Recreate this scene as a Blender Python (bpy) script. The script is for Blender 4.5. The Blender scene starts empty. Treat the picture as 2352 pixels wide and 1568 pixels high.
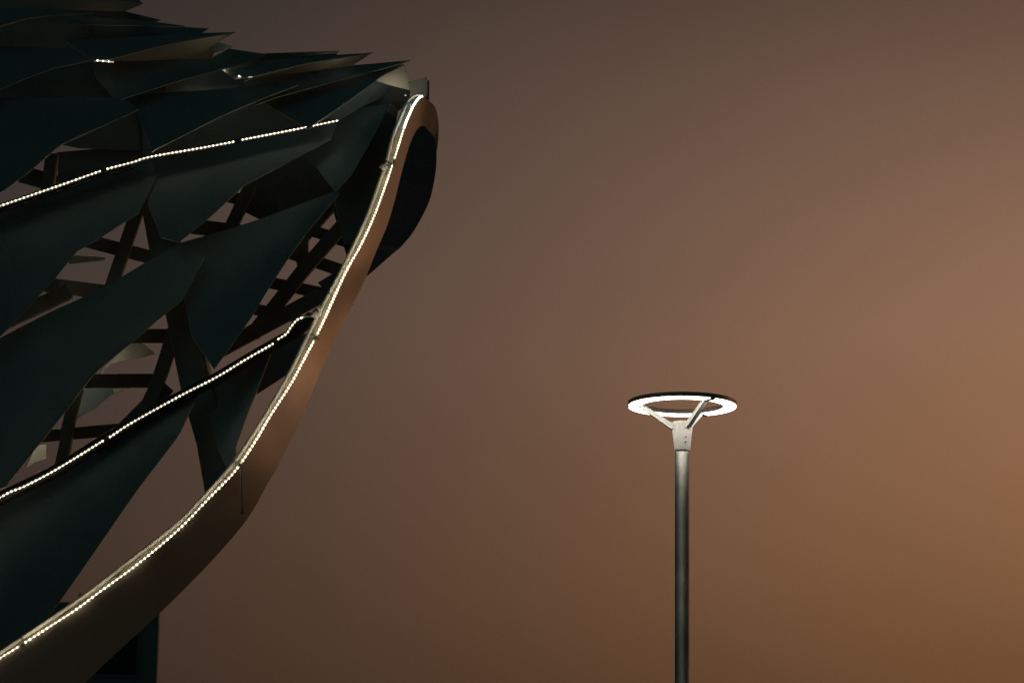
import bpy, bmesh, math, random
from mathutils import Vector, Matrix, geometry

random.seed(7)
R = math.radians
sc = bpy.context.scene
C = sc.collection

# ------------------------------------------------------------------ camera
CAM = Vector((0.0, 0.0, 1.6))
PITCH, ROLL = R(12.0), R(0.78)
FOC = 6107.0                       # focal length in 2352-wide picture units
fwd = Vector((0, math.cos(PITCH), math.sin(PITCH)))
r0 = Vector((1, 0, 0)); u0 = Vector((0, -math.sin(PITCH), math.cos(PITCH)))
rgt = (r0 * math.cos(ROLL) + u0 * math.sin(ROLL)).normalized()
upv = (u0 * math.cos(ROLL) - r0 * math.sin(ROLL)).normalized()
cd = bpy.data.cameras.new('camera'); cam = bpy.data.objects.new('camera', cd); C.objects.link(cam)
M = Matrix((rgt, upv, -fwd)).transposed().to_4x4(); M.translation = CAM
cam.matrix_world = M
cd.sensor_width = 36.0; cd.lens = FOC / 2352.0 * 36.0
cd.clip_start = 0.1; cd.clip_end = 6000
cd.dof.use_dof = True; cd.dof.focus_distance = 16.4; cd.dof.aperture_fstop = 4.0
sc.camera = cam

# ------------------------------------------------------------------ sky
SUN_AZ, SUN_EL = R(60.0), R(3.0)   # azimuth to the right of the view direction
w = bpy.data.worlds.new('World'); sc.world = w; w.use_nodes = True
nt = w.node_tree; nt.nodes.clear()
def N(tree, t, **kw):
    n = tree.nodes.new(t)
    for k, v in kw.items(): setattr(n, k, v)
    return n
def mth(op, a, b=None, clamp=False):
    n = N(nt, 'ShaderNodeMath', operation=op); n.use_clamp = clamp
    for i, v in enumerate((a, b)):
        if v is None: continue
        if isinstance(v, (int, float)): n.inputs[i].default_value = v
        else: nt.links.new(v, n.inputs[i])
    return n.outputs[0]
tc = N(nt, 'ShaderNodeTexCoord'); sx = N(nt, 'ShaderNodeSeparateXYZ')
nt.links.new(tc.outputs['Generated'], sx.inputs[0])
az = mth('ARCTAN2', sx.outputs[0], sx.outputs[1])
el = mth('ARCSINE', sx.outputs[2])
def lobe(a0, e0, sa, se, p=1.0):
    # smooth city-glow lobe in azimuth and elevation
    da = mth('DIVIDE', mth('SUBTRACT', az, R(a0)), R(sa))
    de = mth('DIVIDE', mth('SUBTRACT', el, R(e0)), R(se))
    q = mth('ADD', mth('MULTIPLY', da, da), mth('MULTIPLY', de, de))
    return mth('DIVIDE', 1.0, mth('POWER', mth('ADD', q, 1.0), p))
def colour(c, f):
    v = N(nt, 'ShaderNodeVectorMath', operation='SCALE'); v.inputs[0].default_value = c
    nt.links.new(f, v.inputs['Scale']); return v.outputs[0]
def addv(a, b):
    v = N(nt, 'ShaderNodeVectorMath', operation='ADD'); nt.links.new(a, v.inputs[0]); nt.links.new(b, v.inputs[1]); return v.outputs[0]
GLOW_A = lobe(17.8, 11.2, 38.0, 17.0, 4.0)
GLOW_B = lobe(22.0, 13.2, 43.5, 12.2, 2.7)
rear_sky = lobe(-172.0, 25.0, 95.0, 60.0, 3.0)
tot = addv(colour((0.060, 0.118, 0.110), rear_sky), addv(colour((0.3090, 0.1045, 0.0), GLOW_A), colour((0.0, 0.0595, 0.0965), GLOW_B)))
cl = N(nt, 'ShaderNodeTexNoise'); cl.inputs['Scale'].default_value = 5.0; cl.inputs['Detail'].default_value = 2.0
cmap = N(nt, 'ShaderNodeMapping'); cmap.inputs['Scale'].default_value = (1.0, 1.0, 3.2)
nt.links.new(tc.outputs['Generated'], cmap.inputs[0]); nt.links.new(cmap.outputs[0], cl.inputs['Vector'])
cf = mth('ADD', mth('MULTIPLY', cl.outputs['Fac'], 0.20), 0.90)
vs = N(nt, 'ShaderNodeVectorMath', operation='SCALE'); nt.links.new(tot, vs.inputs[0]); nt.links.new(cf, vs.inputs['Scale'])
sky = N(nt, 'ShaderNodeTexSky', sky_type='NISHITA'); sky.sun_disc = False
sky.sun_elevation = R(1.0); sky.sun_rotation = SUN_AZ
nsv = N(nt, 'ShaderNodeVectorMath', operation='SCALE'); nt.links.new(sky.outputs[0], nsv.inputs[0]); nsv.inputs['Scale'].default_value = 0.0002
bgc = addv(vs.outputs[0], nsv.outputs[0])
nb = N(nt, 'ShaderNodeVectorMath', operation='ADD'); nt.links.new(bgc, nb.inputs[0]); nb.inputs[1].default_value = (0.0006, 0.0012, 0.0014)
bg = N(nt, 'ShaderNodeBackground'); bg.inputs['Strength'].default_value = 1.0
nt.links.new(nb.outputs[0], bg.inputs['Color'])
wo = N(nt, 'ShaderNodeOutputWorld'); nt.links.new(bg.outputs[0], wo.inputs[0])

# ------------------------------------------------------------------ last low sun glow from the right
sl = bpy.data.lights.new('sun', 'SUN'); sl.energy = 0.40; sl.angle = R(25); sl.color = (1.0, 0.50, 0.24)
so = bpy.data.objects.new('sun', sl); C.objects.link(so)
sd = Vector((math.sin(SUN_AZ) * math.cos(SUN_EL), math.cos(SUN_AZ) * math.cos(SUN_EL), math.sin(SUN_EL)))
so.rotation_euler = (-sd).to_track_quat('-Z', 'Y').to_euler(); so.location = sd * 60

sc.view_settings.view_transform = 'Standard'; sc.view_settings.look = 'None'
sc.view_settings.exposure = 0.0; sc.view_settings.gamma = 1.0; sc.view_settings.use_curve_mapping = False
sc.render.dither_intensity = 2.0
sc.cycles.max_bounces = 6; sc.cycles.sample_clamp_indirect = 3.0; sc.cycles.sample_clamp_direct = 5.0

# ------------------------------------------------------------------ materials
def mat(name, col, rough=0.5, metal=0.0, noise=0.0, scale=8.0, bump=0.0, bscale=40.0, stretch=None, spec=0.5, coat=0.0):
    m = bpy.data.materials.new(name); m.use_nodes = True; t = m.node_tree
    b = t.nodes['Principled BSDF']
    b.inputs['Base Color'].default_value = (*col, 1); b.inputs['Roughness'].default_value = rough
    b.inputs['Metallic'].default_value = metal; b.inputs['Specular IOR Level'].default_value = spec
    b.inputs['Coat Weight'].default_value = coat
    co = N(t, 'ShaderNodeTexCoord'); src = co.outputs['Object']
    if stretch:
        mp = N(t, 'ShaderNodeMapping'); mp.inputs['Scale'].default_value = stretch
        t.links.new(src, mp.inputs[0]); src = mp.outputs[0]
    if noise:
        n = N(t, 'ShaderNodeTexNoise'); n.inputs['Scale'].default_value = scale; n.inputs['Detail'].default_value = 6
        t.links.new(src, n.inputs['Vector'])
        mx = N(t, 'ShaderNodeMix', data_type='RGBA'); mx.inputs[6].default_value = (*[c * (1 - noise) for c in col], 1)
        mx.inputs[7].default_value = (*[min(1, c * (1 + noise)) for c in col], 1)
        t.links.new(n.outputs['Fac'], mx.inputs[0]); t.links.new(mx.outputs[2], b.inputs['Base Color'])
        rr = N(t, 'ShaderNodeMapRange'); rr.inputs['To Min'].default_value = max(0, rough - .12); rr.inputs['To Max'].default_value = min(1, rough + .12)
        t.links.new(n.outputs['Fac'], rr.inputs[0]); t.links.new(rr.outputs[0], b.inputs['Roughness'])
    if bump:
        n2 = N(t, 'ShaderNodeTexNoise'); n2.inputs['Scale'].default_value = bscale; n2.inputs['Detail'].default_value = 4
        t.links.new(src, n2.inputs['Vector'])
        bp = N(t, 'ShaderNodeBump'); bp.inputs['Strength'].default_value = bump; bp.inputs['Distance'].default_value = 0.01
        t.links.new(n2.outputs['Fac'], bp.inputs['Height']); t.links.new(bp.outputs[0], b.inputs['Normal'])
    return m
def emat(name, col, s):
    m = bpy.data.materials.new(name); m.use_nodes = True
    b = m.node_tree.nodes['Principled BSDF']; b.inputs['Base Color'].default_value = (.6, .6, .6, 1)
    b.inputs['Emission Color'].default_value = (*col, 1); b.inputs['Emission Strength'].default_value = s
    return m
MAT = dict(
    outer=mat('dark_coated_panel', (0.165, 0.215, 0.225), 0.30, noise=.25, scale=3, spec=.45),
    inner=mat('cream_panel_back', (0.55, 0.51, 0.43), 0.55, noise=.12, scale=6),
    shaded_back=mat('shaded_panel_back', (0.19, 0.23, 0.23), 0.5, noise=.2, scale=6),  # panel backs in shade; the shade is put into the colour
    rear=mat('shaded_rear_band', (0.11, 0.14, 0.19), 0.16, noise=.4, scale=9, bump=.6, bscale=14),  # rear leg of the rim band, its shade put into the dark colour
    fin=mat('dimmed_fin_back', (0.29, 0.265, 0.215), 0.6, noise=.15, scale=6),  # darker copy of the cream back, fin shade put into the colour
    arm=mat('glossy_arm', (0.03, 0.03, 0.026), 0.20, noise=.3, scale=12, coat=.3),
    edge_rod=mat('panel_edge', (0.36, 0.31, 0.25), 0.5),
    bar=mat('brown_steel', (0.17, 0.175, 0.16), 0.55, noise=.3, scale=9),
    column=mat('olive_steel', (0.14, 0.145, 0.115), 0.5, noise=.3, scale=7),
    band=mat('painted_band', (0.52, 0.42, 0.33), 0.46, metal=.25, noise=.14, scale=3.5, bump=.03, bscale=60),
    tube=mat('conduit', (0.52, 0.47, 0.40), 0.38, noise=.15, scale=14),
    channel=mat('channel', (0.20, 0.18, 0.13), 0.42, noise=.45, scale=16),
    black=mat('black_rubber', (0.012, 0.012, 0.012), 0.5),
    led=emat('led', (1.0, 0.90, 0.66), 9.0),
    led_rim=emat('led_rim', (1.0, 0.90, 0.66), 52.0),
    led_tucked=emat('led_tucked', (1.0, 0.90, 0.66), 55.0),
    sleeve=emat('led_sleeve', (1.0, 0.88, 0.62), 0.70),
    sleeve_rim=emat('led_sleeve_rim', (1.0, 0.90, 0.66), 0.70),
    neon=emat('led_bare', (0.86, 1.0, 0.93), 7.0),
    pole=mat('galvanised_pole', (0.43, 0.40, 0.345), 0.37, metal=1.0, noise=.35, scale=9, bump=.05, bscale=50, stretch=(1, 1, .5)),
    lampw=mat('lamp_casting', (0.66, 0.625, 0.56), 0.5, noise=.06, scale=30),
    lampd=mat('lamp_housing', (0.34, 0.28, 0.22), 0.45),
    diff=emat('lamp_diffuser', (1.0, 0.97, 0.90), 16.0),
    bolt=mat('bolt_steel', (0.6, 0.58, 0.52), 0.25, metal=.8),
    wall=mat('dark_render', (0.13, 0.15, 0.16), 0.8, noise=.3, scale=.4),
    glass=mat('dark_glass', (0.02, 0.03, 0.035), 0.1),
    ground=mat('paving', (0.34, 0.33, 0.31), 0.9, noise=.4, scale=.6),
)

# ------------------------------------------------------------------ helpers
def at(x, y, d):
    return CAM + fwd * d + rgt * ((x - 1176.0) / FOC * d) - upv * ((y - 784.0) / FOC * d)
def S(x, y):                                  # depth of the scaled shell, leaning away to the right and upward
    return 15.25 + 1.2 * x / 1000.0 + 1.0 * (1400.0 - y) / 1000.0
def obj(name, bm, m, parent=None, smooth=False, label=None):
    me = bpy.data.meshes.new(name)
    bmesh.ops.recalc_face_normals(bm, faces=bm.faces[:]) if not getattr(bm, 'keep', False) else None
    bm.to_mesh(me); bm.free()
    for q in (m if isinstance(m, (list, tuple)) else [m]): me.materials.append(MAT[q])
    if smooth:
        for p in me.polygons: p.use_smooth = True
    o = bpy.data.objects.new(name, me); C.objects.link(o)
    if parent: o.parent = parent; o.matrix_parent_inverse = parent.matrix_world.inverted()
    if label: o['label'] = label
    return o
def thing(name, label, cat, loc, group=None):
    o = bpy.data.objects.new(name, None); C.objects.link(o); o.location = loc
    o.matrix_world = Matrix.Translation(loc)
    o['label'] = label; o['category'] = cat; o.empty_display_size = .2
    if group: o['group'] = group
    return o
def catmull(P, n=8):
    P = [Vector(p) for p in P]; out = []
    for i in range(len(P) - 1):
        a = P[max(i - 1, 0)]; b = P[i]; c = P[i + 1]; d = P[min(i + 2, len(P) - 1)]
        for k in range(n):
            t = k / n
            out.append(0.5 * ((2 * b) + (c - a) * t + (2 * a - 5 * b + 4 * c - d) * t * t + (3 * b - a - 3 * c + d) * t ** 3))
    out.append(P[-1]); return out
def resample(P, step):
    out = [P[0].copy()]; acc = 0.0
    for a, b in zip(P, P[1:]):
        L = (b - a).length; p = 0.0
        while acc + (L - p) >= step and L > 0:
            p += step - acc; out.append(a.lerp(b, p / L)); acc = 0.0
        acc += L - p
    return out
def tube_bm(P, rad, seg=8, caps=True, bm=None):
    bm = bm or bmesh.new(); rings = []
    up = Vector((0, 0, 1))
    for i, p in enumerate(P):
        t = (P[min(i + 1, len(P) - 1)] - P[max(i - 1, 0)]).normalized()
        a = t.cross(up)
        if a.length < 1e-3: a = t.cross(Vector((1, 0, 0)))
        a.normalize(); b = t.cross(a)
        r = rad[i] if isinstance(rad, (list, tuple)) else rad
        rings.append([bm.verts.new(p + a * r * math.cos(2 * math.pi * k / seg) + b * r * math.sin(2 * math.pi * k / seg)) for k in range(seg)])
    for A, B in zip(rings, rings[1:]):
        for k in range(seg): bm.faces.new((A[k], A[(k + 1) % seg], B[(k + 1) % seg], B[k]))
    if caps: bm.faces.new(rings[0][::-1]); bm.faces.new(rings[-1])
    return bm
def beam_bm(P, wdt, dep, bev=0.004):
    """box beam along a polyline; width lies across the line of sight, depth runs away from the street"""
    bm = bmesh.new(); rings = []
    for i, p in enumerate(P):
        t = (P[min(i + 1, len(P) - 1)] - P[max(i - 1, 0)]).normalized()
        v = fwd.copy(); a = t.cross(v).normalized(); b = a.cross(t).normalized()
        if b.dot(v) < 0: b = -b
        h = wdt / 2; e = bev
        loop = [(-h + e, 0), (h - e, 0), (h, e), (h, dep - e), (h - e, dep), (-h + e, dep), (-h, dep - e), (-h, e)]
        rings.append([bm.verts.new(p + a * x + b * y) for x, y in loop])
    for A, B in zip(rings, rings[1:]):
        for k in range(8): bm.faces.new((A[k], A[(k + 1) % 8], B[(k + 1) % 8], B[k]))
    bm.faces.new(rings[0][::-1]); bm.faces.new(rings[-1])
    return bm
def box_bm(c, sx, sy, sz, bm=None):
    bm = bm or bmesh.new(); r = bmesh.ops.create_cube(bm, size=1)
    for v in r['verts']: v.co = Vector((v.co.x * sx, v.co.y * sy, v.co.z * sz)) + Vector(c)
    return bm
def lathe_bm(prof, axis_p, axis_d, seg=24):
    bm = bmesh.new(); d = axis_d.normalized(); a = d.orthogonal().normalized(); b = d.cross(a); rings = []
    for r, h in prof:
        rings.append([bm.verts.new(axis_p + d * h + (a * math.cos(2 * math.pi * k / seg) + b * math.sin(2 * math.pi * k / seg)) * max(r, 1e-4)) for k in range(seg)])
    for A, B in zip(rings, rings[1:]):
        for k in range(seg): bm.faces.new((A[k], A[(k + 1) % seg], B[(k + 1) % seg], B[k]))
    bm.faces.new(rings[0][::-1]); bm.faces.new(rings[-1]); return bm

# ------------------------------------------------------------------ ground
bm = bmesh.new(); q = 3000
bm.faces.new([bm.verts.new(v) for v in ((-q, -q, 0), (q, -q, 0), (q, q, 0), (-q, q, 0))])
g = obj('ground', bm, 'ground'); g['kind'] = 'structure'; g['label'] = 'dark paved ground below the canopy and lamp'

# ------------------------------------------------------------------ canopy
pav = thing('canopy', 'dark scaled metal canopy with curved rim strung with bead lights', 'canopy', (-2.0, 16.3, 0.0))
def lit_edge_rod(parent, pts, m='edge_rod', rad=0.0022):  # rod added along the lip to draw its lit edge line
    P = catmull([at(x, y, d) for x, y, d in pts], 6)
    return obj('lit_edge_rod', tube_bm(P, rad, 6), m, parent)
def panel(pts, lip=(), m=('outer', 'inner'), name='panel', th=0.006, off=0.16, base=0.0, lipoff=-0.03, edge_rod=True, flip=False, bulge=0.0, trad=0.0022):
    """one plate of the shell: points in picture units; lip = indices of the free lower edge that kicks out"""
    P3 = []; d3 = []
    for i, p in enumerate(pts):
        x, y = p[0], p[1]
        o = p[2] if len(p) > 2 else (lipoff if i in lip else off)
        d = S(x, y) + o + base; d3.append(d); P3.append(at(x, y, d))
    # true the plate up: slide every corner along its sight line on to the best fitting plane
    cen = sum(P3, Vector()) / len(P3)
    import numpy as np
    _, _, vt = np.linalg.svd(np.array([tuple(p - cen) for p in P3])); pn = Vector(vt[2])
    if abs(pn.dot((cen - CAM).normalized())) > .25:
        for i, p in enumerate(P3):
            ray = p - CAM; t_ = (cen - CAM).dot(pn) / ray.dot(pn)
            t_ = min(max(t_, .985), 1.02); P3[i] = CAM + ray * t_; d3[i] *= t_
    tris = geometry.tessellate_polygon([[Vector((p[0], p[1], 0)) for p in pts]])
    nrm = Vector((0, 0, 0))
    for a, b, c in tris:
        n = (P3[b] - P3[a]).cross(P3[c] - P3[a])
        if n.dot(fwd) > 0: n = -n
        nrm += n
    nrm.normalize()
    bm = bmesh.new(); n = len(P3)
    F = [bm.verts.new(p) for p in P3]; B = [bm.verts.new(p - nrm * th) for p in P3]
    for a, b, c in tris:
        nn = (P3[b] - P3[a]).cross(P3[c] - P3[a])
        t = (a, b, c) if nn.dot(nrm) > 0 else (c, b, a)
        f = bm.faces.new([F[k] for k in t]); f.material_index = 0
        f = bm.faces.new([B[k] for k in t[::-1]]); f.material_index = 1
    for i in range(n):
        j = (i + 1) % n
        try: f = bm.faces.new((F[i], B[i], B[j], F[j])); f.material_index = 1
        except ValueError: pass
    ms = m if isinstance(m, (tuple, list)) else (m, m)
    if flip: ms = ms[::-1]
    o = obj(name, bm, list(ms), pav)
    if lip and edge_rod:
        lit_edge_rod(o, [(pts[i][0], pts[i][1], d3[i] - 0.002) for i in lip], rad=trad)
    return o
IN = ('inner', 'outer'); DK = ('shaded_back', 'outer'); FN = ('fin', 'outer')

# --- outer plates, top rows first (each overlaps the one below)
panel([(-40, -30), (230, -30), (262, -5), (328, 9, .02), (288, 26, .12), (215, 29), (-40, 24)], m=FN, base=1.0)
                         # upper fin, cream back
panel([(-40, -60, .4), (250, -60, .4), (328, 8, -.03), (240, -3, -.03), (-40, -5, -.03)], lip=(2, 3, 4), base=.5)
panel([(-40, 19), (120, 23), (215, 31, 0), (122, 35, -.03), (61, 43, -.03), (0, 61, -.03), (-40, 78, -.03)], lip=(2, 3, 4, 5, 6), base=.18)
panel([(-40, 35), (215, 32), (240, 33, -.02), (205, 40, .1), (205, 130, .25), (-40, 130, .25)], m=DK, base=.42)
panel([(150, 24), (285, 26), (369, 46, 0), (350, 51, .05), (150, 45)], m=DK, base=.62)
panel([(150, 33), (215, 33), (350, 50), (425, 60, -.02), (425, 62, -.03), (290, 57, -.03), (166, 55, -.03), (150, 60)], lip=(4, 5, 6), base=.30, trad=.0034)
panel([(150, 57), (425, 62.5), (480, 66, 0), (462, 77, .05), (300, 86), (200, 92), (150, 100)], base=.45)
panel([(150, 92), (232, 90), (462, 76), (540, 74.5, 0), (470, 86.5, -.03), (391, 101, -.03), (320, 119, -.03), (256, 136, -.03), (215, 140, -.03), (170, 110)], lip=(3, 4, 5, 6, 7), base=.12)
panel([(230, 150, .1), (256, 137, .0), (391, 102, .0), (540, 75, -.02), (500, 98, .1), (486, 140, .35), (240, 160, .3)], m=FN, base=.372)
panel([(478, 104, .2), (500, 98, .1), (534, 106, .0), (526, 113, .05), (485, 124, .2)], m=DK, base=.35)
panel([(-40, 104), (195, 114), (222, 136, -.03), (122, 157, -.03), (60, 180, -.03), (0, 205, -.03), (-40, 222, -.03)], lip=(2, 3, 4, 5, 6), base=.14, edge_rod=False)
panel([(195, 105, .2), (240, 140), (300, 141), (484, 134), (526, 112), (611, 124.5, .05), (575, 143, -.03), (500, 161, -.03), (427, 181, -.03), (300, 221, -.03), (270, 232, 0), (222, 180, .2)], lip=(6, 7, 8, 9), base=.12, edge_rod=False)
panel([(500, 160, .2), (611, 124.5, .0), (778, 119, -.02), (771, 127, .05), (600, 160, .2)], m=DK, base=.30)
panel([(505, 158), (600, 141), (771, 126.4), (856, 121.5, 0), (790, 132, -.03), (715, 144, -.03), (650, 159, -.03), (587, 175, -.03), (540, 182, -.02)], lip=(3, 4, 5, 6, 7), base=.08)
panel([(560, 190, .2), (587, 176, .0), (715, 145, .0), (856, 122, -.02), (809, 151, .1), (770, 180, .3), (600, 215, .3)], m=FN, base=.337)
panel([(560, 205), (580, 182), (700, 166), (809, 150.5), (942, 138.7, 0), (890, 155, -.02), (802, 177, -.02), (725, 199, -.02), (640, 222, -.02), (590, 240)], lip=(4, 5, 6, 7, 8), base=.06, edge_rod=False)
panel([(600, 225, .2), (640, 215), (725, 192), (802, 170), (890, 152), (942, 139, .0), (900, 158, .1), (880, 175, .15), (660, 250, .3)], m=DK, base=.16)

# --- middle rows
panel([(-40, 226), (160, 222), (270, 224), (319.5, 251, -.03), (230, 292, -.03), (140, 333, -.03), (67, 394.6, -.03), (0, 443.4, -.03), (-40, 474, -.03)], lip=(3, 4, 5, 6, 7, 8), base=0)
panel([(265, 218), (464, 208), (560, 200), (686, 195, -.03), (600, 228, -.03), (513, 265, -.03), (435, 304, -.03), (356.6, 344, -.03), (350, 349, -.02), (310, 245)], lip=(3, 4, 5, 6, 7), base=.03)
panel([(600, 232, .2), (725, 198), (802, 176), (890, 154), (929, 148, -.02), (873, 178, -.03), (800, 232, -.03), (721, 286, -.03), (708, 297, 0)], lip=(4, 5, 6, 7), base=.02)
panel([(862, 187, .24), (873, 179, .2), (929, 148.5, .16), (942.5, 209, .26), (940, 232, .30), (880, 215, .30)], m=IN, base=.06)   # large lit fin back
panel([(700, 300, .1), (721, 287, .0), (862, 187, .0), (905, 199, .08), (942.5, 209, .12), (938, 240, .30), (905, 262, .35), (720, 330, .3)], m=('outer', 'outer'), base=.065)
panel([(905, 175, .1), (925, 192, .05), (980, 176.8, 0), (982, 222, 0), (930, 240, .1)], m=IN, base=.58)
panel([(978, 190, .1), (984, 184, 0), (984, 230, 0), (975, 230, .1)], m=IN, base=.62)
panel([(-40, 470), (0, 476), (146, 425), (305, 375), (352, 358), (362, 400), (319, 490, -.03), (288, 509, -.03), (234, 543.6, -.03), (176, 578, -.03), (127, 639, -.03), (70, 700, -.03), (0, 773, -.03), (-40, 812, -.03)], lip=(6, 7, 8, 9, 10, 11, 12, 13), base=.06, off=.10, trad=.0008)
panel([(335, 362), (464, 341), (552, 324), (670, 301), (776, 279), (760, 320), (714, 345, -.02), (640, 384, -.03), (564, 424, -.03), (479, 502, -.03), (410, 557, -.03), (370, 545, 0), (340, 470)], lip=(6, 7, 8, 9, 10), base=.04, off=.10, trad=.0008)
panel([(690, 296), (776, 275), (840, 245), (896, 239, -.02), (859.6, 310, -.03), (807, 402, -.03), (770, 440, 0), (700, 350)], lip=(3, 4, 5), base=.08, trad=.0016)
panel([(888, 255, .1), (894, 239, 0), (903, 243, 0), (914, 252, .05), (905, 270, .15)], m=IN, base=.10)
panel([(895, 250), (915, 250), (905, 310), (890, 365), (868, 430), (846, 496), (815, 560), (790, 560), (768, 455), (800, 395), (855, 305)], m=('outer', 'inner'), base=.22)
panel([(922, 245, .1), (928, 239, 0), (942, 234, 0), (943.5, 249, 0), (930, 254, .05)], m=IN, base=.02)

# --- lower rows
panel([(-40, 792), (0, 776), (43, 753), (122, 713), (236, 662), (330, 605), (412, 558), (470, 590), (419, 687, -.03), (375, 724, -.03), (300, 788, -.03), (216, 859, -.03), (156, 937, -.03), (94, 1015, -.03), (21, 1106, -.03), (16, 1116, 0), (-40, 1140)], lip=(8, 9, 10, 11, 12, 13, 14), base=0)
panel([(405, 560), (520, 528), (600, 502), (773, 438), (780, 446, -.02), (706, 533, -.03), (660, 597, -.03), (618, 661, -.03), (578, 727, -.03), (535, 788, -.03), (492, 848, -.03), (440, 770), (425, 700)], lip=(4, 5, 6, 7, 8, 9, 10), base=.02, trad=.0018)
panel([(-40, 1165), (21, 1138), (129, 1085), (240, 1018), (340, 958), (440, 905), (458, 901, 0), (436, 946, -.03), (414, 992, -.03), (383.5, 1035, -.03), (315, 1125, -.03), (235, 1240, -.03), (152, 1359, -.03), (100, 1430, -.03), (20, 1540, -.03), (-40, 1600, -.03)], lip=(6, 7, 8, 9, 10, 11, 12, 13, 14), base=.05, off=.07, lipoff=.10)
panel([(490, 872), (560, 832), (628, 794), (626, 800, 0), (606, 853, -.02), (587, 905, -.02), (569, 949, -.02), (546, 1012, -.02), (541, 1030, -.02), (543, 1042, 0), (520, 1075), (500, 1030), (478, 950)], lip=(3, 4, 5, 6, 7), base=.10, trad=.0012)
panel([(600, 815, .2), (640, 783), (685, 768), (712, 765), (700, 790), (658, 861), (590, 905)], m=('outer', 'outer'), base=.20)
panel([(631, 800, 0), (636, 790, 0), (682, 768, 0), (668, 779, .0)], m=IN, base=.06)

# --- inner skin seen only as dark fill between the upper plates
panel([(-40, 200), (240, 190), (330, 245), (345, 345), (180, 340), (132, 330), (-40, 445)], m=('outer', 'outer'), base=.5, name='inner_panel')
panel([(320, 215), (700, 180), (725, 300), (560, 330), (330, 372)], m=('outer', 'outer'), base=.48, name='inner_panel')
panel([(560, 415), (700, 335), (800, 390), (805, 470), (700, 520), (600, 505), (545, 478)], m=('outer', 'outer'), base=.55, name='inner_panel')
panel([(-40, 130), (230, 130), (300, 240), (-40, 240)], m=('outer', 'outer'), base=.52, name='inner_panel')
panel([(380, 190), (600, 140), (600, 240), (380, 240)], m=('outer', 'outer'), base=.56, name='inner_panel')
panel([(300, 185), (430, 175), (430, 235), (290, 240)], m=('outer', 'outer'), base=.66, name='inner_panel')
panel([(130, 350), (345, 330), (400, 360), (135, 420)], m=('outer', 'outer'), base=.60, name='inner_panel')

# --- steel lattice behind the plates
def bar(pts, wd, m='bar', extra=0.45, dep=0.07, name='lattice_bar'):
    P = [at(x, y, S(x, y) + extra) for x, y in pts]
    return obj(name, beam_bm(P, wd * 0.00268 * (1 + extra * .05), dep), m, pav)
bar([(345, 440), (360, 480), (375, 560), (415, 720), (450, 890), (485, 1010), (508, 1140)], 70, 'column', .32, .16, 'column')
for pts, wd, ex in [
    ([(318, 470), (252, 665)], 29, .46), ([(150, 540), (350, 592)], 32, .56), ([(90, 652), (270, 675)], 34, .62), ([(-20, 752), (160, 668)], 36, .50),
    ([(400, 514), (610, 541)], 36, .52), ([(575, 425), (518, 545)], 30, .44), ([(470, 436), (640, 482)], 28, .60),
    ([(118, 352), (105, 460)], 28, .40), ([(50, 400), (140, 425)], 40, .52),
    ([(280, 771.5), (400, 771.5)], 33, .50), ([(170, 875), (372, 874)], 32, .50), ([(400, 755), (374, 840), (352, 900), (330, 945)], 31, .42),
    ([(178, 885), (154, 980), (150, 1014), (138, 1070)], 26, .40), ([(80, 1003), (285, 985)], 27, .52), ([(285, 985), (385, 885)], 36, .46),
    ([(820, 480), (751, 557), (697, 619), (640, 692), (585, 760)], 34, .40), ([(630, 568), (815, 632)], 30, .52), ([(590, 643), (795, 684)], 28, .52),
    ([(550, 704), (690, 729)], 27, .50), ([(690, 521), (815, 561)], 28, .54), ([(694, 520), (694, 603)], 28, .58), ([(740, 677), (495, 808)], 36, .36),
    ([(770, 425), (815, 575)], 46, .48), ([(782, 440), (700, 532)], 40, .60)]:
    bar(pts, wd, 'bar' if wd < 40 else 'column', ex)
mt = at(40, 1330, S(40, 1330) + .75)
obj('mast', beam_bm([Vector((mt.x, mt.y, 0)), Vector((mt.x, mt.y, mt.z))], .17, .17), 'column', pav)
# arm that carries the second rope, and the one under the first rope
ARM2 = [(-40, 1166), (24, 1133), (129.5, 1081), (237, 1014), (302, 975), (419, 910), (497, 870), (565.5, 829), (629, 792), (680, 762), (716, 728)]
obj('arm', tube_bm(catmull([at(x, y, S(x, y) + .075) for x, y in ARM2], 5), 0.040, 14), 'arm', pav, True)
ARM1 = [(-40, 490), (0, 480), (146, 430), (237, 399), (305, 380)]
obj('arm', tube_bm(catmull([at(x, y, S(x, y) + .06) for x, y in ARM1], 5), 0.024, 12), 'arm', pav, True)

# --- far side plates glimpsed through the lattice
def far(pts, m, b=1.0): panel(pts, m=m, base=b, name='far_panel', off=0)
far([(300, 786), (330, 790), (357, 812), (327, 820), (283, 828), (245, 838), (230, 860)], IN, .9)
far([(170, 890), (265, 885), (300, 890), (258, 905), (232, 925), (222, 936), (166, 967)], ('outer', 'inner'), 1.0)
far([(258, 893), (300, 889), (282, 896), (262, 905)], IN, .95)
far([(84, 1022), (106, 1020), (106, 1053), (78, 1062), (60, 1075)], IN, .9)
far([(150, 585), (242, 591), (240, 597), (160, 606)], IN, 1.0)

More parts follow.
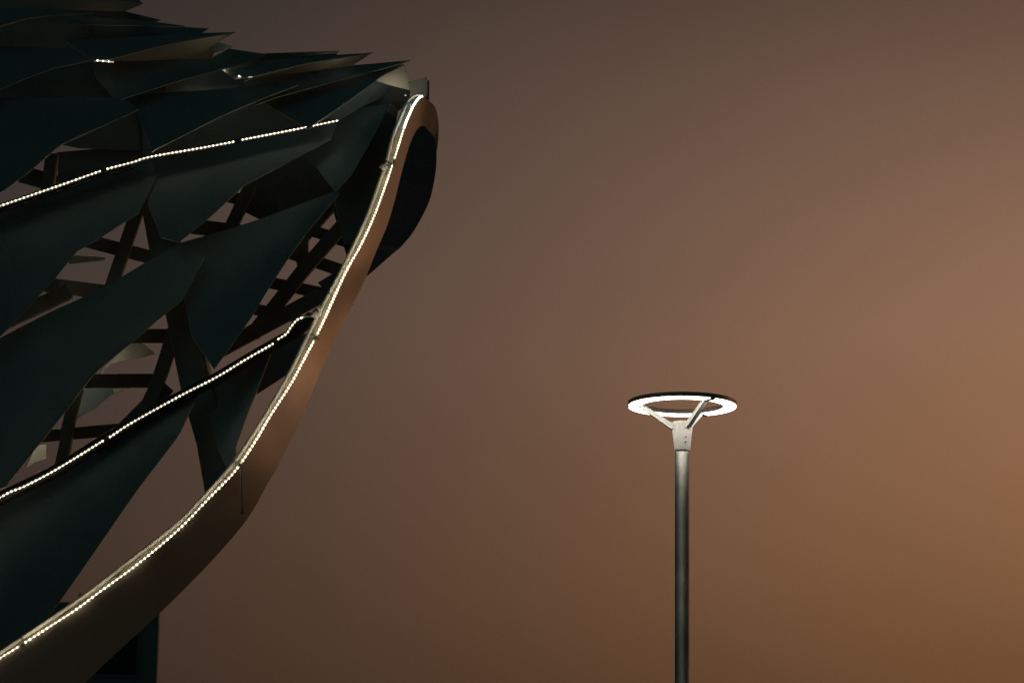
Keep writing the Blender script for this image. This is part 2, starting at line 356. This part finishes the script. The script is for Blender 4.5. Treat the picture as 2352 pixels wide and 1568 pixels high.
# --- rim: band, channel, conduit
def RD(y):
    K = [(221, 17.6), (342, 17.25), (498, 16.85), (630, 16.45), (815, 15.95), (1070, 15.4), (1300, 15.15), (1540, 15.0), (1700, 14.95)]
    if y <= K[0][0]: return K[0][1]
    if y >= K[-1][0]: return K[-1][1]
    for i in range(len(K) - 1):
        (a, da), (b, db) = K[i], K[i + 1]
        if y <= b:
            ma = (db - K[max(i - 1, 0)][1]) / (b - K[max(i - 1, 0)][0]); k2 = K[min(i + 2, len(K) - 1)]; mb = (k2[1] - da) / (k2[0] - a)
            t = (y - a) / (b - a); h = b - a
            return (2*t**3-3*t*t+1)*da + (t**3-2*t*t+t)*h*ma + (-2*t**3+3*t*t)*db + (t**3-t*t)*h*mb
U = [(-60, 1550), (2, 1510), (107, 1445), (227, 1362), (356, 1265), (421, 1207), (486, 1140), (541, 1084), (588, 1016), (622, 958), (671, 882), (705, 819), (731, 768), (751, 727), (797, 626), (832, 563), (862, 497), (886, 433), (900, 393), (916, 343), (930, 296), (944, 262), (956, 233)]
L = [(90, 1680), (195, 1568), (254, 1511), (366, 1408), (459, 1316), (520, 1250), (557, 1206), (586, 1163), (614, 1111), (635, 1077), (664, 1018), (685, 979), (727, 876), (746, 832), (770, 780), (795, 730), (837, 645), (866, 573), (890, 516), (907, 459), (919, 410), (924, 391), (933, 358), (939, 340), (941, 332)]
DL = 0.25
tU = [(965, 224, 17.66), (971, 221, 17.72), (980, 227, 17.8), (990, 236, 17.88), (999, 246, 17.96), (1004, 262, 18.06), (1007.5, 288, 18.2), (1006.5, 321, 18.36), (1003, 345, 18.5)]
tL = [(949, 314, 17.86), (956, 301, 17.9), (964, 292, 17.95), (972, 289, 18.0), (979, 293, 18.06), (986, 302, 18.14), (993, 309, 18.24), (999, 324, 18.38), (1002, 344, 18.5)]
def strip_bm(A, B, th=0.008, cols=3):
    bm = bmesh.new(); rows = []
    for i in range(len(A)):
        j0, j1 = max(i - 1, 0), min(i + 1, len(A) - 1)
        n = (A[j1] - A[j0]).cross(B[i] - A[i]).normalized()
        if n.dot(fwd) > 0: n = -n
        fr = [bm.verts.new(A[i].lerp(B[i], k / cols)) for k in range(cols + 1)]
        bk = [bm.verts.new(A[i].lerp(B[i], k / cols) - n * th) for k in range(cols, -1, -1)]
        rows.append(fr + bk)
    m = len(rows[0])
    for X, Y in zip(rows, rows[1:]):
        for k in range(m): bm.faces.new((X[k], X[(k + 1) % m], Y[(k + 1) % m], Y[k]))
    bm.faces.new(rows[0][::-1]); bm.faces.new(rows[-1]); return bm
def lerp_map(v, K):
    for (a, fa), (b, fb) in zip(K, K[1:]):
        if v <= b: return fa + (fb - fa) * (v - a) / (b - a)
    return K[-1][1]
Ud = catmull([Vector((x, y, 0)) for x, y in U], 10); Ld = catmull([Vector((x, y, 0)) for x, y in L], 10)
def arcs(P_):
    s_ = [0.0]
    for a_, b_ in zip(P_, P_[1:]): s_.append(s_[-1] + (b_ - a_).length)
    return s_
sU, sL = arcs(Ud), arcs(Ld)
def near(P_, s_, x, y): 
    k_ = min(range(len(P_)), key=lambda i: (P_[i].x - x) ** 2 + (P_[i].y - y) ** 2); return s_[k_]
def on(P_, s_, v):
    for i in range(len(P_) - 1):
        if v <= s_[i + 1]: return P_[i].lerp(P_[i + 1], (v - s_[i]) / max(s_[i + 1] - s_[i], 1e-6))
    return P_[-1]
KM = [(0, 0)] + [(near(Ud, sU, *u), near(Ld, sL, *l)) for u, l in (((421, 1207), (515, 1256)), ((556, 1068), (628, 1088)), ((705, 819), (770, 780)), ((860, 497), (900, 488)))] + [(sU[-1], sL[-1])]
A = []; B = []; nS = 90
mp_ = [lerp_map(sU[-1] * i / nS, KM) for i in range(nS + 1)]
for _ in range(220): mp_ = [mp_[0]] + [(mp_[i - 1] + 2 * mp_[i] + mp_[i + 1]) / 4 for i in range(1, nS)] + [mp_[-1]]
for i in range(nS + 1):
    u = on(Ud, sU, sU[-1] * i / nS); l = on(Ld, sL, mp_[i])
    A.append(at(u.x, u.y, RD(u.y))); B.append(at(l.x, l.y, RD(u.y) + DL))
A += catmull([A[-1]] + [at(*p) for p in tU], 5)[1:]; B += catmull([B[-1]] + [at(*p) for p in tL], 5)[1:]
band = obj('rim_band', strip_bm(A, B), 'band', pav, True); band.data.set_sharp_from_angle(angle=R(40))
rA = [(1004, 296, 18.35), (1003.5, 320, 18.42), (1003, 338, 18.5), (1002.5, 377, 18.7), (998, 412, 18.9), (989, 454, 19.2), (974, 489, 19.5), (947, 536, 19.9), (919, 569, 20.2), (903, 582, 20.4), (837, 639, 21.0), (770, 690, 21.6)]
rB = [(958, 268, 18.3), (948, 280, 18.36), (936, 300, 18.44), (922, 340, 18.6), (906, 400, 18.8), (892, 440, 19.1), (872, 480, 19.4), (848, 520, 19.8), (825, 555, 20.1), (812, 570, 20.3), (790, 610, 20.9), (730, 650, 21.5)]
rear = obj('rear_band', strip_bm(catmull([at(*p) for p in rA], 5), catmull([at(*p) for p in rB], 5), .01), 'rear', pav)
# seam rod hanging on the band
P = [at(553, 1076, 15.36), at(555, 1120, 15.38), at(557, 1178, 15.42)]
rod = obj('seam_rod', tube_bm(P, .0042, 8), 'black', band)
obj('rod_foot', lathe_bm([(.004, -.004), (.013, -.002), (.013, .004), (.004, .006)], P[-1], Vector((0, 0, 1)), 10), 'black', band)
T = [(-60, 1537), (0, 1498), (54, 1462), (195, 1367), (283, 1298.7), (403, 1206), (464, 1144.7), (532, 1069), (575, 1007.7), (622, 932), (668, 851), (702, 780.6), (722, 740), (737, 709), (753, 679), (790, 610), (812, 564), (844, 495), (868, 428), (879, 398), (890, 362), (903.5, 310), (919, 272.7), (930, 246)]
Tp = catmull([at(x, y, RD(y) + .036) for x, y in T], 5)
obj('conduit', tube_bm(Tp, 0.0125, 10), 'tube', pav, True)
cu = [(928, 250), (936, 233), (947.5, 222), (960, 217), (968, 219)]
obj('conduit', tube_bm(catmull([at(x, y, RD(y) + .0) for x, y in cu], 5), .010, 8), 'tube', pav, True)
Uc = catmull([at(x - 2, y, RD(y) + .032) for x, y in U], 5)
Tc = catmull([at(x, y, RD(y) + .056) for x, y in T], 5)
def even(P_, n_):
    s_ = arcs(P_); return [on(P_, s_, s_[-1] * i / n_) for i in range(n_ + 1)]
obj('channel', strip_bm(even(Tc, 110), even(Uc, 110), .006, 2), 'channel', pav)
# node caps where arms meet the rim
for (x, y, cx, cy, s) in ((722, 716, 735, 727, 1.0), (879, 379, 887, 391, .8)):
    d = RD(y) - .02; p = at(x, y, d); q_ = at(cx + 3, cy + 3, d); ax = (q_ - p).normalized() * .75 + fwd * -.1
    prof = [(.030, 0), (.035, .004), (.034, .012), (.028, .030), (.016, .042), (.003, .047)]
    nc = obj('node_cap', lathe_bm([(r * s, h * s) for r, h in prof], p, ax, 18), 'tube', pav, True)
    obj('cap_disc', lathe_bm([(.010 * s, -.007), (.034 * s, -.005), (.036 * s, -.001), (.034 * s, .001)], p, ax, 18), 'black', nc)

# ------------------------------------------------------------------ light ropes
beads = {}
def rope(label, pts, gaps=(), rad=0.0055, srad=0.0034, sp=0.028, gsize=7, sleeve='sleeve', shield=False, led='led', into=None):
    P = catmull([at(*p) for p in pts], 8)
    t = into or thing('light_rope', label, 'rope light', P[len(P) // 2], 'rope lights on the canopy')
    runs = [[]]
    gp = [at(gx, gy, (P[0] - CAM).dot(fwd)) for gx, gy in gaps]
    def px(v):
        r = v - CAM; z = r.dot(fwd); return (1176 + r.dot(rgt) / z * FOC, 784 - r.dot(upv) / z * FOC)
    def ingap(v):
        x, y = px(v); return any(math.hypot(x - a, y - b) < gsize for a, b in gaps)
    fine = resample(P, .007)
    for v in fine:
        if ingap(v):
            if runs[-1]: runs.append([])
        else: runs[-1].append(v)
    for r in runs:
        if len(r) > 2: obj('sleeve', tube_bm(r, srad, 6), sleeve, t, True)
    if shield:  # added strip behind the beads, keeps their light off the panels
        Q = resample(P, .05); bmt = bmesh.new(); pr = None
        for i, v in enumerate(Q):
            tt = (Q[min(i + 1, len(Q) - 1)] - Q[max(i - 1, 0)]).normalized(); a_ = tt.cross(fwd).normalized()
            row = [bmt.verts.new(v + a_ * x_ + fwd * z_) for x_, z_ in ((-.014, .0070), (.014, .0070), (.014, .0095), (-.014, .0095))]
            if pr:
                for k_ in range(4): bmt.faces.new((pr[k_], pr[(k_ + 1) % 4], row[(k_ + 1) % 4], row[k_]))
            pr = row
        obj('light_shield', bmt, 'black', t)
    jp = [v for v in fine if ingap(v)]
    if len(jp) > 2: 
        for gx, gy in gaps:
            jj = [v for v in jp if math.hypot(px(v)[0] - gx, px(v)[1] - gy) < gsize]
            if len(jj) > 1: obj('connector', tube_bm(jj, srad * .7, 6), 'black', t)
    k = 0
    for v in resample(P, sp):
        if ingap(v): continue
        if led not in beads:
            b = bmesh.new(); bmesh.ops.create_icosphere(b, subdivisions=1, radius=1.0)
            o = obj('led_bead', b, led, t); beads[led] = o.data
        else:
            o = bpy.data.objects.new('led_bead', beads[led]); C.objects.link(o); o.parent = t; o.matrix_parent_inverse = t.matrix_world.inverted()
        s = rad * (1 + .12 * random.uniform(-1, 1)); o.location = v; o.scale = (s, s, s); k += 1
    return t
def sd_(pts, o): return [(x, y, S(x, y) + o) for x, y in pts]
rope('long upper rope of white bead lights crossing the dark panels', sd_([(-30, 483), (0, 473), (146.5, 422.7), (237, 391), (305, 372.6), (347, 360), (464, 339.6), (541, 325), (552, 322), (670.6, 299), (767, 279), (776, 277)], -.01), [(547, 323.5), (239, 391)], shield=True)
mid_rope = rope('middle rope of white bead lights rising from lower left to the rim joint', sd_([(-30, 1155), (0, 1142), (24, 1129), (58.6, 1115), (129.5, 1077.6), (227, 1017.7), (237, 1011.6), (259, 999), (301.8, 971), (419, 906), (497, 866), (565.5, 824.6), (629, 788), (636, 780.6), (658, 766), (668, 751), (683, 734), (699, 728)], .0), [(243, 1008), (632, 785)], shield=True)
RP = [(-60, 1546), (2.4, 1508.6), (52, 1478), (107, 1442.7), (174.6, 1398.8), (227, 1359.7), (300, 1307), (356, 1262), (421, 1205), (486, 1137), (538, 1083), (585, 1014.6), (619, 956.5), (668, 880.7), (702, 817), (727, 770), (748, 725), (768, 680), (794, 624), (829, 562), (859, 497), (883, 432), (897, 392), (913, 342), (927.7, 295)]
rim_rope = rope('long curved rope of white bead lights along the canopy rim', [(x, y, RD(y) - .002) for x, y in RP], [(51, 1479), (551, 1069), (727, 776), (906, 372)], gsize=6, led='led_rim', rad=.0058, srad=.0038, sleeve='sleeve_rim')
P = catmull([at(x, y, RD(y) - .002) for x, y in [(927.7, 295), (934, 277), (941, 261.7), (948, 246), (956, 233), (963, 225), (970.5, 221)]], 6)
obj('bare_tip', tube_bm(P, .0062, 8), 'neon', rim_rope, True)
four = rope('short row of four bead lights peeking out near the upper left corner', sd_([(224, 139.5), (262, 143)], .03), sp=.036)
two = rope('two warm bead lights peeking out between the upper panels', sd_([(549, 175.5), (556, 177), (573, 177.5), (581, 177)], .02), [(563, 177)], sp=.05)
rope(None, sd_([(486, 140), (505, 131), (522, 120)], .32), sp=.05, led='led_tucked', into=four)  # unseen beads tucked behind the plates to light the fin tips
rope(None, sd_([(780, 169), (792, 166), (806, 161)], .265), sp=.045, led='led_tucked', into=two)
rope(None, sd_([(258, 35), (270, 34.5), (288, 36)], .90), sp=.05, led='led_tucked', into=four)
rope(None, [(x, y, S(x, y) + .78) for x, y in [(52, 1045), (95, 985), (185, 875), (235, 822), (282, 782)]], sp=.035, led='led_tucked', into=mid_rope)  # unseen beads inside the canopy to light the far plates
rope(None, [(x, y, 18.06) for x, y in [(917, 194), (927, 202), (936, 208)]], sp=.03, led='led_tucked', into=rim_rope)  # unseen beads added behind the rim tip to light the end fins
rope(None, sd_([(888, 207), (912, 214), (934, 220)], .27), sp=.03, led='led_tucked', into=rim_rope)

# ------------------------------------------------------------------ ring street lamp
LD = 17.6
rc = at(1567, 933, LD)                      # centre of the glowing underside
lx, ly, rz = rc.x, rc.y, rc.z
R1, R2, RH = 0.360, 0.270, 0.028
lamp = thing('street_lamp', 'lit ring shaped street lamp on a tall round metal pole', 'street lamp', (lx, ly, 0))
hubt = rz - .113; hubb = hubt - .186
def ring_bm(r1, r2, z0, z1, seg=128):
    bm = bmesh.new(); prof = [(r2, z0), (r2, z1), (r2 + .006, z1 + .004), (r1 - .006, z1 + .004), (r1, z1), (r1, z0), (r1 - .003, z0 - .001), (r2 + .003, z0 - .001)]
    rings = [[bm.verts.new((lx + r * math.cos(2 * math.pi * k / seg), ly + r * math.sin(2 * math.pi * k / seg), z)) for r, z in prof] for k in range(seg)]
    for i in range(seg):
        A_, B_ = rings[i], rings[(i + 1) % seg]
        for k in range(len(prof)): bm.faces.new((A_[k], A_[(k + 1) % len(prof)], B_[(k + 1) % len(prof)], B_[k]))
    return bm
obj('ring_housing', ring_bm(R1, R2, rz + .002, rz + RH), 'lampd', lamp, False)
ANG = [math.pi, R(-60), R(60)]              # arms: left, near right, far right
for a in range(3):
    a0 = ANG[a]; a1 = ANG[(a + 1) % 3]
    while a1 < a0: a1 += 2 * math.pi
    gap0 = .019 / R1
    bm = bmesh.new(); seg = 40; rows = []
    for k in range(seg + 1):
        f = a0 + gap0 + (a1 - a0 - 2 * gap0) * k / seg
        rows.append([bm.verts.new((lx + r * math.cos(f), ly + r * math.sin(f), z)) for r, z in ((R2 + .004, rz + .002), (R2 + .004, rz - .004), (R1 - .004, rz - .004), (R1 - .004, rz + .002))])
    for X, Y in zip(rows, rows[1:]):
        for k in range(4): bm.faces.new((X[k], X[(k + 1) % 4], Y[(k + 1) % 4], Y[k]))
    bm.faces.new(rows[0][::-1]); bm.faces.new(rows[-1])
    obj('light_panel', bm, 'diff', lamp)
    f = a0; e = Vector((math.cos(f), math.sin(f), 0)); tq = Vector((-math.sin(f), math.cos(f), 0)); c = Vector((lx, ly, 0))
    hw = .0165
    bm = bmesh.new(); sec = []
    for r, zt, zb in ((.052, hubt + .002, hubt - .040), (.078, hubt + .004, hubt - .038), (.255, rz + .004, rz - .026), (.285, rz + .010, rz - .006)):
        sec.append([bm.verts.new(c + e * r + tq * sgn * hw + Vector((0, 0, z))) for sgn, z in ((-1, zb), (1, zb), (1, zt), (-1, zt))])
    for X, Y in zip(sec, sec[1:]):
        for k in range(4): bm.faces.new((X[k], X[(k + 1) % 4], Y[(k + 1) % 4], Y[k]))
    bm.faces.new(sec[0][::-1]); bm.faces.new(sec[-1])
    arm = obj('arm', bm, 'lampw', lamp)
    bm = bmesh.new()
    vs_ = [bm.verts.new(c + e * r + tq * s + Vector((0, 0, z))) for z in (rz - .007, rz + .001) for r, s in ((R2 - .001, -.018), (R1 + .001, -.018), (R1 + .001, .018), (R2 - .001, .018))]
    for q_ in ((0, 1, 2, 3), (7, 6, 5, 4), (0, 4, 5, 1), (1, 5, 6, 2), (2, 6, 7, 3), (3, 7, 4, 0)): bm.faces.new([vs_[k] for k in q_])
    obj('bracket', bm, 'black', arm)
obj('hub', lathe_bm([(.045, 0), (.0500, .002), (.0515, .006), (.0700, .180), (.0700, .184), (.0675, .187)], Vector((lx, ly, hubb)), Vector((0, 0, 1)), 48), 'lampw', lamp, False)
obj('collar', lathe_bm([(.0405, 0), (.0405, .0085), (.0400, .0088)], Vector((lx, ly, hubb - .0088)), Vector((0, 0, 1)), 32), 'black', lamp)
obj('hub_lid', lathe_bm([(.064, 0), (.064, .004), (.060, .006)], Vector((lx, ly, hubb + .1885)), Vector((0, 0, 1)), 48), 'lampw', lamp, False)
obj('pole', lathe_bm([(.085, 0), (.085, .02), (.0485, .03), (.0485, hubb - .012), (.0470, hubb - .009), (.0400, hubb - .0085), (.0400, hubb + .001)], Vector((lx, ly, 0)), Vector((0, 0, 1)), 48), 'pole', lamp, True)
cdir = Vector((CAM.x - lx, CAM.y - ly, 0)).normalized(); side = Vector((-cdir.y, cdir.x, 0))
for hz in (.088, .055):
    f = R(22); dr = (cdir * math.cos(f) + side * math.sin(f)); rr = .0515 + .0185 * hz / .18
    obj('bolt', lathe_bm([(.0058, -.004), (.0058, .004), (.0042, .006), (.0020, .0061)], Vector((lx, ly, hubb + hz)) + dr * rr, dr, 10), 'bolt', lamp)
for o in lamp.children:
    if o.name.split('.')[0] in ('hub', 'pole'):
        for p in o.data.polygons: p.use_smooth = abs(p.normal.z) < .5

# ------------------------------------------------------------------ building behind, lower left
BD = 90.0
corner = at(364, 1480, BD)
top = at(140, 1398, BD).z
bl = thing('building', 'dark flat roofed building far behind the canopy at lower left', 'building', (corner.x - 9, corner.y + 6, 0))
W, D = 18.0, 12.0; cx = corner.x - W / 2; cy = corner.y + D / 2; bl_parts0 = set(C.objects)
obj('wall', box_bm((cx, cy, top / 2 - .2), W, D, top - .4), 'wall', bl)
obj('roof', box_bm((cx, cy, top - .2), W - .02, D - .02, .38), 'wall', bl)
nf = 4; fh = (top - .4) / nf
for f_ in range(nf):
    obj('floor_band', box_bm((cx, cy - D / 2 - .06, f_ * fh + .25), W - .3, .14, .5), 'wall', bl)
    for k in range(8):
        wx = corner.x - 1.4 - k * 2.2
        wn = obj('window', box_bm((wx, cy - D / 2 - .02, f_ * fh + 1.6), 1.5, .10, 1.5), 'wall', bl)
        obj('pane', box_bm((wx, cy - D / 2 - .08, f_ * fh + 1.6), 1.35, .02, 1.35), 'glass', wn)
ap = at(187, 1392, BD - .0)
obj('antenna', tube_bm([Vector((ap.x, cy - D / 2 + 1, top)), Vector((ap.x, cy - D / 2 + 1, top + .62))], .035, 6), 'black', bl)
obj('vent_box', box_bm((at(148, 1392, BD).x, cy - D / 2 + 1, top + .12), .5, .5, .3), 'wall', bl)

rot = Matrix.Translation((corner.x, corner.y, 0)) @ Matrix.Rotation(R(14), 4, 'Z') @ Matrix.Translation((-corner.x, -corner.y, 0))
for o in set(C.objects) - bl_parts0: o.data.transform(rot)

# ------------------------------------------------------------------ ties that hold the rope to the conduit
for (x1, y1, x2, y2) in ((47, 1466, 55, 1479), (537, 1062, 553, 1071), (713, 768, 730, 777), (753, 674, 770, 683), (884, 372, 905, 378)):
    d = RD(y1)
    for k in range(2):
        o_ = k * 3.0
        P = [at(x1 - 2 + o_, y1 - o_, d + .006), at(x1 + 2 + o_, y1 - o_ * .6, d - .013), at((x1 + x2) / 2 + o_, (y1 + y2) / 2, d - .013 + random.uniform(-.002, .004)), at(x2 - 1, y2 + o_ * .5, d - .013), at(x2 + 3, y2 + 1, d + .004)]
        obj('cable_tie', tube_bm(catmull(P, 4), .0022, 6), 'black', pav)
# lead from the joint to the middle rope
P = [at(699, 728, S(699, 728) - .0), at(706, 726, 16.35), at(714, 726, RD(726) - .01), at(722, 722, RD(722) - .02)]
obj('lead', tube_bm(catmull(P, 6), .006, 8), 'tube', pav, True)
